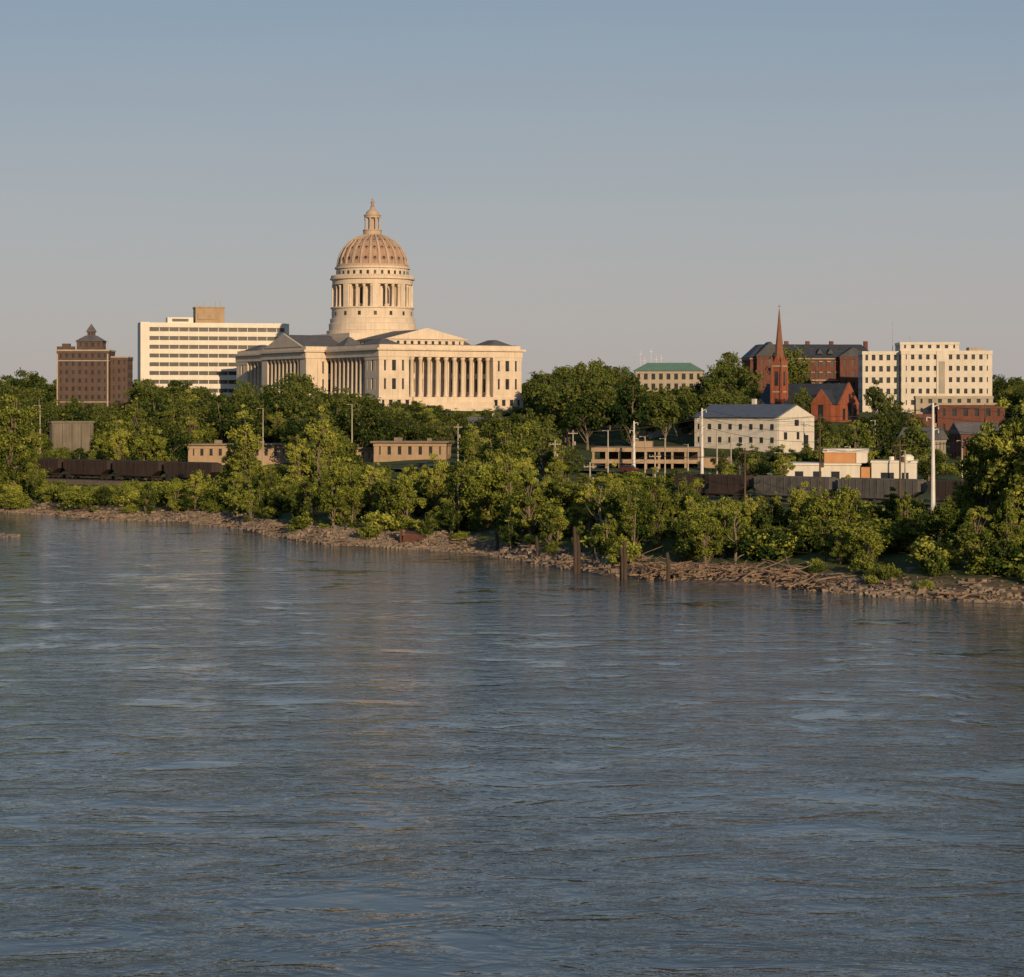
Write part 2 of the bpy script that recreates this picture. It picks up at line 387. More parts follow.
# ------------------------------------------------------------------ other buildings
b = empty('brown_brick_apartment_building',(-164.5,905,19),2)
w=MB(); g=MB(); r=MB(); t=MB()
block(w,g,-13,7,-9,9,-6,24.0,8,7,9,0.6,0.5,1.0,0.3)
block(w,g,7.2,14,-6,9,-6,21.5,3,6,8,0.6,0.5,1.0,0.3)
t.box(-13.4,7.4,-9.4,9.4,24.0,24.6); t.box(7.5,14.3,-6.3,9.3,21.5,22.0)
for x in (-12,-7,-2,4): w.box(x-1,x+1,-9.5,-8.3,24.6,25.8)
for x in (-13.1,6.4): t.box(x,x+0.5,-9.16,-8.9,-6,23.0)
block(w,g,-6,4,-5,5,24.7,28.0,4,3,1,0.6,0.4,0.6,0.3)
r.hip(-6.6,4.6,-5.6,5.6,28.0,30.3,3.6); block(w,g,-2.4,0.4,-1.4,1.4,30.2,31.8,2,2,1,.5,.3,.3,.2); r.hip(-2.9,0.9,-1.9,1.9,31.8,35.0,1.85)
w.box(-12,-9,-3,0,24.6,27.1); t.cyl(5.5,0,22,29.5,0.12,0.07)
for z in (20.1,4): t.box(-13.1,7.1,-9.08,9.08,z,z+0.35)
w.obj('walls',[BRICKB],b); g.obj('windows',[GLASS],b); r.obj('roof',[GREYROOF],b); t.obj('trim',[DCREAM],b)
b = empty('white_office_building',(-130.0,1000,19),13)
w=MB(); g=MB(); t=MB()
nf=10; fh=3.75
g.box(-28.5,30.5,-8.4,8.4,-5,37.5)
for i in range(nf+1):
    z=i*fh-1.2; w.box(-29,31,-9,9,z,z+2.05)
w.box(-29.2,31.2,-9.2,9.2,36.4,38.2)
w.box(-31.8,-28,-9.3,9.3,-5,38.6); w.box(30,32,-9.3,9.3,-5,38.25)
for i in range(1,14): w.box(-28+i*4.2-0.12,-28+i*4.2+0.12,-8.7,-8.3,-1,36.5)
t.box(-8,4.5,-5,6,38.3,45); t.box(-7,0,-5.4,-5,40,42.5); t.box(-8.3,4.8,-5.3,6.3,45,45.5)
w.box(-20,-9,-5,5,38.3,40.8); g.box(-18,-11,-5.1,-4.9,39,40.2)
for x in (-7,-4,1,3): t.cyl(x,0,45.5,48.2+x*0.1,0.09,n=5)
w.obj('walls',[WHITE],b); g.obj('windows',[GLASS],b); t.obj('penthouse',[TAN],b)
b = empty('green_roofed_building',(60.5,885,20),-6)
w=MB(); g=MB(); r=MB(); t=MB()
block(w,g,-13,13,-8,8,-5,15.0,9,6,5,0.5,0.4,1.0,0.35)
r.hip(-13.7,13.7,-8.7,8.7,15.02,18.2,5.5); 
block(w,g,-19,-13.2,-6,6,-5,13.6,2,4,5,0.5,0.4,1.0,0.35); r.hip(-19.5,-12.9,-6.5,6.5,13.62,15.6,3.0)
for x,h in ((-11,23),(-9.5,20.5),(-7,24),(-5,21),(6,19.5),(-3,21.5)): t.cyl(x,1,15,h,0.12,0.06,n=5); t.box(x-0.6,x+0.6,0.9,1.1,h-1.5,h-1.35)
w.obj('walls',[DCREAM],b); g.obj('windows',[GLASS],b); r.obj('roof',[COPPER],b); t.obj('rooftop_antennas',[POLEW],b)
b = empty('brick_mansard_roof_building',(110.5,862,19),4)
w=MB(); g=MB(); r=MB(); t=MB()
block(w,g,-23,24,-9,9,-5,20.5,16,6,6,0.6,0.46,1.0,0.3)
r.hip(-23.6,24.6,-9.6,9.6,20.52,25.6,5.0)
block(w,g,-21,-11,-12,-9.1,-5,21.0,3,1,6,0.6,0.46,1.0,0.3); r.gable(-21.6,-10.4,-12.4,-3,21.02,26.4,'y')
block(w,g,10,20,-12,-9.1,-5,20.8,3,1,6,0.6,0.46,1.0,0.3); r.gable(9.4,20.6,-12.4,-3,20.82,24.4,'y')
for z in (12,20): t.box(-23.2,24.2,-9.25,9.25,z,z+0.4)
for fl in (3.8,7.9,11.9,15.9):
    for i in range(15): x=-22+3*(i+0.5); t.box(x-0.7,x+0.7,-9.12,-8.98,fl+3.1,fl+3.4)
for x in (-8,0,9,22): w.box(x-0.7,x+0.7,-2,-0.5,22,26.9)
for x in (-4,3,7): r.gable(x-1.2,x+1.2,-9.4,-5,22.0,24.0,'y')
w.obj('walls',[BRICKD],b); g.obj('windows',[GLASS],b); r.obj('roof',[SLATE],b); t.obj('stone_trim',[DCREAM],b)
# church
b = empty('brick_church_with_steeple',(92.5,720,15.5),-35)
w=MB(); g=MB(); r=MB(); t=MB(); s=MB()
block(w,g,-14,14,-6.5,6.5,-6,6.6,9,4,1,0.62,0.3,1.3,0.4,corner=1.6)
r.gable(-14.2,14.0,-7.3,7.3,6.62,13.2,'x')
w.gable(14.0,14.6,-6.9,6.9,6.6,13.5,'x'); w.box(13.7,14.5,-6.4,6.4,-6,6.6)
g.box(14.5,14.62,-1.1,1.1,2,7.2); g.box(14.5,14.62,-4.4,-3.0,2,5.4); g.box(14.5,14.62,3.0,4.4,2,5.4); g.box(14.5,14.63,-0.7,0.7,8.6,10.0)
w.box(6.2,13,-9.4,-6,-6,6.6); w.gable(5.9,13.3,-9.5,-9.0,6.6,11.4,'y'); r.gable(5.7,13.5,-9.0,0,6.65,11.2,'y')
g.box(8.8,10.4,-9.56,-9.38,1,6.6)
for i in range(8): w.box(-13.2+i*3.1-0.3,-13.2+i*3.1+0.3,-7.3,-6.4,-6,5)
tx,ty=-6.2,-7; th_=1.75
w.box(tx-th_,tx+th_,ty-th_,ty+th_,-6,18.4)
for sx in (-1,1):
    for sy in (-1,1): w.box(tx+sx*1.7-0.35,tx+sx*1.7+0.35,ty+sy*1.7-0.35,ty+sy*1.7+0.35,-6,16.5); s.lathe([(0.4,16.5),(0.36,19.4),(0.02,22)],6,tx+sx*1.7,ty+sy*1.7)
for a,bb,cc,dd in ((-1.82,-1.7,-0.6,0.6),(1.7,1.82,-0.6,0.6),(-0.6,0.6,-1.82,-1.7),(-0.6,0.6,1.7,1.82)):
    g.box(tx+a,tx+bb,ty+cc,ty+dd,12.5,17); g.box(tx+a,tx+bb,ty+cc,ty+dd,5,8.5)
t.box(tx-1.95,tx+1.95,ty-1.95,ty+1.95,18.4,18.8); t.box(tx-1.88,tx+1.88,ty-1.88,ty+1.88,10.4,10.8)
for ax in ('x','y'):
    w.gable(tx-1.9,tx+1.9,ty-1.9,ty+1.9,18.8,21.8,ax)
s.lathe([(1.75,18.8),(1.5,22),(0.75,29.5),(0.1,36.5)],8,tx,ty); s.cyl(tx,ty,36.4,38,0.06,n=5); s.box(tx-0.45,tx+0.45,ty-0.05,ty+0.05,37.2,37.32)
w.obj('walls',[BRICKR],b); g.obj('windows',[GLASS],b); r.obj('roof',[SLATE],b); t.obj('stone_trim',[DCREAM],b); s.obj('spire',[SPIREM],b)
# white office block right
b = empty('white_hospital_building',(150.5,800,18),-3)
w=MB(); g=MB(); t=MB()
block(w,g,-16,15,-9,9,-6,22.7,12,6,7,0.55,0.56,1.3,0.45,corner=1.5)
block(w,g,-16.2,4,-7,8,22.72,25.7,7,5,1,0.6,0.4,0.9,0.4)
block(w,g,-29.0,-16.3,-6,9,-6,22.6,5,6,7,0.5,0.5,1.2,0.45,corner=1.0)
w.box(-4,-0.5,-9.3,-8.8,-6,22.6); t.box(-3.2,-1.2,-9.45,-9.28,8,19)
t.box(8,13,-3,4,22.7,24.0)
t.cyl(-18,0,22,33,0.12,0.05,n=5); t.cyl(-12,0,25,28,0.08,n=5)
block(w,g,-22,17,-14,-9.6,-6,2.2,14,2,2,.5,.5,.6,.3)
w.obj('walls',[CREAM],b); g.obj('windows',[GLASS],b); t.obj('rooftop_plant',[CONC],b)
# cream warehouse with blue-grey roof
b = empty('cream_warehouse',(63.5,604,11.6),-40)
w=MB(); g=MB(); r=MB()
w.box(-13,13,-8.5,8.5,-5,7.2)
for fz in (0.6,4.0):
    for i in range(8): x=-11.4+i*3.25; g.box(x-0.5,x+0.5,-8.56,-8.4,fz,fz+1.5); w.box(x-0.7,x+0.7,-8.66,-8.4,fz-0.2,fz)
r.gable(-13.5,13.2,-9.3,9.3,7.22,10.6,'x'); w.gable(13.2,13.5,-8.6,8.6,7.2,10.3,'x'); w.box(12.4,13.3,-8.4,8.4,-5,7.19)
g.box(13.3,13.36,-1,1,5.0,6.6); g.box(13.3,13.36,-6,-4.5,1.5,3.4); g.box(13.3,13.36,3.5,5.5,-1,2.6); g.box(13.3,13.36,0,1.2,1.5,3.4)
w.box(-2,-1,2,3,9,12.0)
w.obj('walls',[WHITEP],b); g.obj('windows',[GLASS],b); r.obj('roof',[BLUEROOF],b)
TAR=mat('flat_tar_roof',(0.2,0.16,0.12),0.9)
for (X,Yd,W,h,rz) in ((-73.6,622,27,4.2,3),(-26,602,19,5.2,-6),(-40.5,612,8,3.4,0)):
    b = empty('tan_depot_building',(X,Yd,7),rz)
    w=MB(); g=MB(); r=MB()
    block(w,g,-W/2,W/2,-5,5,-3,h,max(4,int(W/2.4)),3,1,0.66,0.7,0.9,0.3)
    r.box(-W/2-0.8,W/2+0.8,-6,5.8,h+0.005,h+0.4); r.box(-W/4,-W/4+2,-1,1,h+0.4,h+1.3); r.box(W/5,W/5+1.2,0,1,h+0.4,h+1.1)
    w.obj('walls',[TAN],b); g.obj('windows',[GLASS],b); r.obj('roof',[TAR],b)
b = empty('parking_deck',(32,540,6.6),-8)
w=MB(); g=MB()
for z in (0,2.7): w.box(-12.5,12.5,-9,9,z+1.9,z+2.8)
w.box(-12.4,12.4,-8.9,8.9,-3,0.2)
for i in range(9): w.box(-12.3+i*3.05,-11.8+i*3.05,-8.8,-8.2,0.2,4.7); w.box(-12.3+i*3.05,-11.8+i*3.05,8.2,8.8,0.2,4.7)
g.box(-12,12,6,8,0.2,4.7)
w.box(13,19,-6,6,-3,3.2); w.box(-3,1,-2,2,5.5,6.9)
w.obj('deck',[TAN],b); g.obj('painted_shade_slab',[GLASS],b)  # near-black slab at the back: shade inside the deck put into its colour
b = empty('white_industrial_building',(66.5,452,6.3),-10)
w=MB(); g=MB(); t=MB(); r=MB()
w.box(-12.5,2,-6,6,-3,4.0); r.box(-12.8,2.2,-6.3,6.3,4.0,4.35)
t.box(-5,3.2,-2,7,4.36,6.4); w.box(-5.3,3.5,-2.3,7.3,6.4,7.1); w.box(1.2,3.3,-2.2,7.1,4.37,6.4)
w.box(4.2,13,-5,5,-3,4.5); r.box(4,13.2,-5.2,5.2,4.5,4.85)
for x in (-10.5,-7,-3.5): g.box(x,x+1.6,-6.06,-5.9,1.4,2.8)
g.box(6,8.5,-5.06,-4.9,-0.5,2.6); g.box(10,11.3,-5.06,-4.9,1.4,2.6)
t.box(2.2,4.0,-4.5,4.5,-3,3.6)
r.cyl(8,0,4.85,5.6,0.5); r.lathe([(1.3,4.86),(1.3,5.6),(0.7,6.0)],12,11,1)
w.obj('walls',[WHITEP],b); g.obj('windows',[GLASS],b); t.obj('orange_upper_storey',[mat('orange_stucco',(0.42,0.22,0.10),0.9,0.15)],b); r.obj('roof',[WHITE],b)
b = empty('brick_storefront_building',(131.5,662,13),-5)
w=MB(); g=MB(); t=MB()
block(w,g,-9.5,9.5,-6,6,-5,9.0,6,4,3,0.6,0.5,1.0,0.3)
t.box(-9.8,9.8,-6.3,6.3,9.0,9.6); block(t,g,-15,7,1,7,3,11.6,8,2,3,.6,.5,.8,.3)
w.box(-16,-9.7,-5,0.8,-5,6.4)
w.obj('walls',[BRICKD],b); g.obj('windows',[GLASS],b); t.obj('cream_rear_wing',[DCREAM],b)
for (X,Yd,z,W,rz,mt) in ((36,640,12,9,-20,DCREAM),(50,700,15,10,25,BRICKD),(100,560,8,9,-30,DCREAM),(-8,660,10,10,15,DCREAM),(30,760,18,12,-15,BRICKB),(118,585,9,11,10,BRICKD)):
    b = empty('gabled_house',(X,Yd,z),rz)
    w=MB(); g=MB(); r=MB()
    block(w,g,-W/2,W/2,-4,4,-3,5.6,4,3,2,0.6,0.5,0.6,0.2)
    r.gable(-W/2-0.5,W/2+0.5,-4.6,4.6,5.62,8.6,'x'); w.gable(-W/2+0.05,W/2-0.05,-3.9,3.9,5.6,8.1,'x'); w.box(W/4,W/4+0.8,0.5,1.3,7,9.6)
    w.obj('walls',[mt],b); g.obj('windows',[GLASS],b); r.obj('roof',[GREYROOF],b)
b = MB(); b.box(-7,7,-0.8,0.8,-6,5.5)
for i in range(5): b.box(-6.8+i*3.2,-6.1+i*3.2,-1.2,-0.8,-6,5)
b.box(-7.3,7.3,-1.1,1.1,5.5,6.1)
o=b.obj('stone_retaining_wall',[DCONC]); o.location=(-135,705,11); o.rotation_euler=(0,0,math.radians(38))

# ------------------------------------------------------------------ railway and train
R0 = Vector((-170,593.5)); R1 = Vector((150,322.5)); RD=(R1-R0).normalized(); RN=Vector((-RD.y,RD.x)); RL=(R1-R0).length; RZ=4.8
b=MB()
def strip(mb_,o0,o1,z,zb,m=0):
    p=[R0+RN*o0,R1+RN*o0,R1+RN*o1,R0+RN*o1]
    mb_.add([(q.x,q.y,zb) for q in p]+[(q.x,q.y,z) for q in p],[(4,5,6,7),(0,1,5,4),(1,2,6,5),(2,3,7,6),(3,0,4,7)],m)
strip(b,-5,5.5,RZ,2.0,0)
for tr in (-2.2,2.4):
    for s_ in (-0.72,0.72): strip(b,tr+s_-0.04,tr+s_+0.04,RZ+0.17,RZ+0.01,1)
b.obj('railway_track',[BALLAST,STEEL])
def carmesh(name,mt):
    m_=MB()
    vs=[]
    for sy in (-1.5,1.5):
        vs+=[(-7.8,sy,2.4),(-7.8,sy,4.3),(7.8,sy,4.3),(7.8,sy,2.4),(5.2,sy,1.1),(-5.2,sy,1.1)]
    m_.add(vs,[(0,1,2,3,4,5),(11,10,9,8,7,6),(0,6,7,1),(1,7,8,2),(2,8,9,3),(3,9,10,4),(4,10,11,5),(5,11,6,0)],0)
    for i in range(11):
        x=-7+i*1.4; m_.box(x-0.06,x+0.06,-1.57,-1.5,1.9,4.3,0); m_.box(x-0.06,x+0.06,1.5,1.57,1.9,4.3,0)
    m_.box(-7.9,7.9,-0.5,0.5,4.3,4.5,0); m_.box(-8.2,8.2,-1.3,1.3,0.95,1.15,1)
    for x in (-3,0,3): m_.box(x-0.7,x+0.7,-0.9,0.9,0.55,1.1,0)
    for bx_ in (-6.2,6.2):
        m_.box(bx_-1.3,bx_+1.3,-1.05,1.05,0.45,0.85,1)
        for wx_ in (-0.9,0.9):
            for sy in (-0.95,0.8): m_.tube([(bx_+wx_,sy,0.42),(bx_+wx_,sy+0.15,0.42)],[0.42,0.42],12,1)
    m_.box(-8.7,-8.2,-0.15,0.15,0.75,1.05,1); m_.box(8.2,8.7,-0.15,0.15,0.75,1.05,1)
    return m_.mesh(name,[mt,STEEL])
cm=[carmesh('hopper_a',TRAINM),carmesh('hopper_b',TRAIN2),carmesh('hopper_c',TRAINM)]
train=empty('freight_train')
i=0; sdist=10
while sdist<RL-10:
    pz=R0+RD*sdist+RN*(-2.2)
    b_=bx(pz.x,pz.y)
    if b_<205 or b_>700:
        o=bpy.data.objects.new('hopper_car_%d'%(i+1),cm[0 if b_<300 else (i%3 and 1)]); scene.collection.objects.link(o)
        o.location=(pz.x,pz.y,RZ+0.18); o.rotation_euler=(0,0,math.atan2(RD.y,RD.x)); o.parent=train
    i+=1; sdist+=17.5
def ribbon(name,pts,wd,z,mt,lift=0):
    b=MB()
    n=len(pts); vs=[]
    for k,pv in enumerate(pts):
        a=Vector(pts[max(0,k-1)]); c_=Vector(pts[min(n-1,k+1)]); t_=(c_-a).normalized(); nn=Vector((-t_.y,t_.x))
        for s_ in (-1,1):
            q=Vector(pv)+nn*wd/2*s_; vs.append((q.x,q.y,z[k]+lift))
    b.add(vs,[(2*k,2*k+1,2*k+3,2*k+2) for k in range(n-1)])
    return b.obj(name,[mt])
rp=[(-150,640),(-90,600),(-40,560),(20,515),(70,478),(140,430)]
rz_=[max(tz(x,y),tz(x+3,y+3),tz(x-3,y-3))+0.5 for x,y in rp]
ribbon('road',rp,9,rz_,ASPH)
ribbon('road_centre_line',rp,0.25,rz_,mat('yellow_paint',(0.6,0.42,0.05)),0.004)
def car(X,Y,z,rz,col):
    e=empty('parked_car',(X,Y,z),rz); m_=MB(); gl=MB(); wh=MB()
    prof=[(-2.2,0.35),(-2.25,0.75),(-2.1,0.95),(-1.2,1.0),(1.0,1.0),(2.0,0.85),(2.2,0.6),(2.15,0.35)]
    n=len(prof); V=[(x,-0.88,zz) for x,zz in prof]+[(x,0.88,zz) for x,zz in prof]
    m_.add(V,[tuple(range(n)),tuple(range(2*n-1,n-1,-1))]+[(k,k+n,(k+1)%n+n,(k+1)%n) for k in range(n)])
    gl.hip(-1.7,1.25,-0.8,0.8,0.99,1.45,0.5,flat=0.12); m_.box(-1.15,0.7,-0.66,0.66,1.452,1.49)
    for x in (-1.35,1.35):
        for y in (-0.9,0.7): wh.tube([(x,y,0.33),(x,y+0.2,0.33)],[0.33,0.33],12)
    m_.obj('body',[col],e); gl.obj('cabin_glass',[GLASS],e); wh.obj('wheels',[STEEL],e)
CC=[mat('car_paint_white',(0.7,0.7,0.68),0.3,0.05,spec=.5),mat('car_paint_red',(0.12,0.03,0.02),0.3,0.05,spec=.5),mat('car_paint_silver',(0.4,0.4,0.42),0.3,0.05,spec=.5),mat('car_paint_dark',(0.03,0.035,0.05),0.3,0.05,spec=.5)]
for k,u in enumerate((0.15,0.22,0.4,0.47,0.56,0.63,0.74)):
    f=u*(len(rp)-1); i0=int(f); fr=f-i0; a=Vector(rp[i0]); c_=Vector(rp[i0+1]); q=a.lerp(c_,fr); dd=(c_-a).normalized(); q=q+Vector((dd.y,-dd.x))*3
    car(q.x,q.y,rz_[i0]*(1-fr)+rz_[i0+1]*fr+0.01,math.degrees(math.atan2(dd.y,dd.x)),CC[k%4])

# ------------------------------------------------------------------ poles
def upole(X,Y,top,style=0):
    zb=tz(X,Y)-0.5
    b=MB(); h=top
    if style==0:
        b.lathe([(0.40,zb),(0.3,(zb+h)/2),(0.18,h)],10,X,Y)
        for k,z in enumerate((h-0.6,h-2.4,h-4.2)):
            s_=1 if k%2==0 else -1
            b.tube([(X,Y,z),(X+s_*0.5,Y+0.2,z+0.2),(X+s_*0.9,Y+0.3,z+0.25)],[0.09,0.07,0.05],6); b.cyl(X+s_*0.9,Y+0.3,z-0.35,z+0.25,0.08,n=6)
        return b.obj('steel_utility_pole',[POLEW])
    b.lathe([(0.2,zb),(0.13,h)],8,X,Y)
    if style==1:
        b.box(X-1.1,X+1.1,Y-0.22,Y-0.12,h-0.9,h-0.75)
        for dx in (-1.0,-0.4,0.4,1.0): b.cyl(X+dx,Y-0.17,h-0.75,h-0.5,0.06,n=5)
        b.lathe([(0.25,h-3.6),(0.25,h-2.7)],8,X+0.4,Y-0.2)
        return b.obj('timber_utility_pole',[POLEG if random.random()<.5 else POLEB])
    b.tube([(X,Y,h-0.3),(X-0.5,Y-0.6,h-0.1),(X-1.0,Y-1.2,h-0.1)],[0.06,0.05,0.05],5); b.box(X-1.3,X-0.9,Y-1.5,Y-1.1,h-0.2,h-0.05)
    return b.obj('street_lamp',[POLEG])
def P(b_,Y,e,st): X=wx(b_,Y); upole(X,Y,wz(e,Y),st); return (X,Y,wz(e,Y))
Pm=[P(933,350,403,0),P(702,480,408,0),P(634,525,421,0)]
P(717,495,430,2);P(731,497,434,2);P(352,600,404,2);P(263,610,408,2)
P(962,430,440,2);P(875,520,420,2);P(665,500,438,2);P(608,505,430,2);P(40,585,405,2);P(152,600,440,1);P(645,505,436,2);P(688,490,444,2);P(780,470,452,2);P(850,455,446,2);P(905,440,450,2);P(983,420,446,2)
row=[P(480,480,438,1),P(518,465,446,1),P(555,450,440,1),P(590,400,462,1),P(655,420,452,1),P(745,400,448,1),P(820,385,446,1),P(900,370,440,1),P(1000,350,430,1)]
row2=[P(190,640,418,1),P(352,625,412,1),P(458,590,424,1),P(573,545,430,1),P(700,560,416,1),P(820,590,414,1),P(909,600,408,1),P(985,600,404,1)]
wr=MB()
def wire(a,c,sag,off):
    pts=[]
    for k in range(13):
        u=k/12; pts.append((a[0]+(c[0]-a[0])*u+off,a[1]+(c[1]-a[1])*u,a[2]+(c[2]-a[2])*u-sag*4*u*(1-u)-0.4))
    wr.tube(pts,[0.034]*13,4)
for dz in (0,-1.8,-3.6):
    q=[(x,y,z+dz) for x,y,z in Pm]; far=(-30,640,17+dz); near=(150,270,21+dz)
    wire(near,q[0],2.5,0.9);wire(q[0],q[1],2.5,0.9); wire(q[1],q[2],1.5,0.9); wire(q[2],far,2,0.9)
for rw in (row,row2):
    for a,c_ in zip(rw[:-1],rw[1:]):
        for off in (-1,1): wire(a,c_,0.9,off)
wr.obj('power_lines',[STEEL])

# ------------------------------------------------------------------ pilings, driftwood, riprap
for (b_,Y,h) in ((575,299,6.2),(578.5,301,5.0),(537,322,3.6),(625,289,5.0),(621.5,291,4.0),(497,340,3.4),(668,287,3.6)):
    X=wx(b_,Y); p_=MB(); 
    p_.tube([(X,Y,-1),(X+0.05,Y,h*0.5),(X-0.08,Y,h-0.3),(X-0.08,Y,h)],[0.27,0.25,0.22,0.14],9)
    p_.tube([(X,Y,h*0.6),(X,Y,h*0.66)],[0.29,0.29],9)
    p_.obj('timber_piling',[PILE])
dw=MB()
def log(X,Y,Ln,rad,ang,tilt):
    z=max(0.05,tz(X,Y))+rad*0.6+random.random()*0.4
    dx,dy=math.cos(ang),math.sin(ang); pts=[];rr=[]
    bend=random.uniform(-0.15,0.15)*Ln
    for k in range(6):
        u=k/5; b2=bend*4*u*(1-u)
        pts.append((X+dx*Ln*(u-0.5)-dy*b2,Y+dy*Ln*(u-0.5)+dx*b2,z+tilt*Ln*(u)+random.uniform(-.05,.05))); rr.append(rad*(1-0.6*u))
    dw.tube(pts,rr,6)
    for _ in range(random.choice([0,0,1,2,3])):
        k=random.choice([2,3,4]); a2=ang+random.choice([-1,1])*random.uniform(.4,1.0); l2=Ln*random.uniform(.12,.3)
        q=pts[k]; dw.tube([q,(q[0]+math.cos(a2)*l2,q[1]+math.sin(a2)*l2,q[2]+l2*random.uniform(0,.6))],[rr[k]*.5,rr[k]*.15],5)
for _ in range(400):
    b_=random.choice([random.gauss(660,18),random.uniform(635,740),random.uniform(640,850),random.uniform(640,830),random.uniform(560,1000)])
    Yg=290
    hi_=random.choice([10,5,5])
    for _k in range(6): Yg=float(shore(wx(b_,Yg)))+random.uniform(0.5,hi_)
    X=wx(b_,Yg); log(X,Yg,random.uniform(0.9,5.5),random.uniform(.04,.15),random.uniform(0,3.14),random.choice([random.uniform(-.03,.1),random.uniform(-.03,.1),random.uniform(.1,.4)]))
for _ in range(110):
    X=random.uniform(-105,20); Yg=float(shore(X))+random.uniform(0,9); log(X,Yg,random.uniform(2,5),random.uniform(.05,.13),random.uniform(0,3.1),random.uniform(0,.12))
dw.obj('driftwood_pile',[LOGM])
def rockfield(name,pts,mt):
    V=[];Fc=[]
    base=np.array([(1,1,1),(1,1,-1),(1,-1,1),(1,-1,-1),(-1,1,1),(-1,1,-1),(-1,-1,1),(-1,-1,-1)],float)*0.62
    fc=[(0,1,5,4),(2,6,7,3),(0,4,6,2),(1,3,7,5),(0,2,3,1),(4,5,7,6)]
    for (x,y,z,s_) in pts:
        o=len(V); a=random.uniform(0,6.28); M=np.array([[math.cos(a),-math.sin(a),0],[math.sin(a),math.cos(a),0],[0,0,1]])
        q=(base*rng.uniform(.6,1.25,(8,3)))*np.array([1.2,0.9,0.65])*s_
        q=q@M.T+np.array([x,y,z])
        V+= [tuple(k) for k in q]; Fc+=[tuple(i_+o for i_ in f) for f in fc]
    me=bpy.data.meshes.new(name); me.from_pydata(V,[],Fc); me.materials.append(mt); o=bpy.data.objects.new(name,me); scene.collection.objects.link(o)
pts=[]
for _ in range(9000):
    X=random.choice([random.uniform(-110,75),random.uniform(-60,-10)]); t_=abs(random.gauss(0,5))-0.8; Y=float(shore(X))+t_
    pts.append((X,Y,max(-0.1,tz(X,Y))+0.03,random.uniform(.10,.5)*random.choice([1,1,1.5])))
rockfield('riprap_rocks',pts,ROCK)
pts=[]
for _ in range(420):
    u=random.random(); X=-100+u*17; Y=398-u*14+random.gauss(0,1.2); pts.append((X,Y,0.02,random.uniform(.25,.7)))
rockfield('rock_dike',pts,ROCK)
rb_=MB(); X=wx(413,357)
rb_.add([(X-1.6,354,0),(X+1.6,354.3,0),(X+1.4,356,0),(X-1.3,356,0),(X-1.3,354.4,2.3),(X+1.7,354.5,1.9),(X+1.5,356,2.2),(X-1,356,2.6)],[(0,3,2,1),(4,5,6,7),(0,1,5,4),(1,2,6,5),(2,3,7,6),(3,0,4,7)])
rb_.box(X-1.9,X-1.6,354,356,0,2.9)
rb_.obj('rusty_bulkhead_remnant',[RUST])

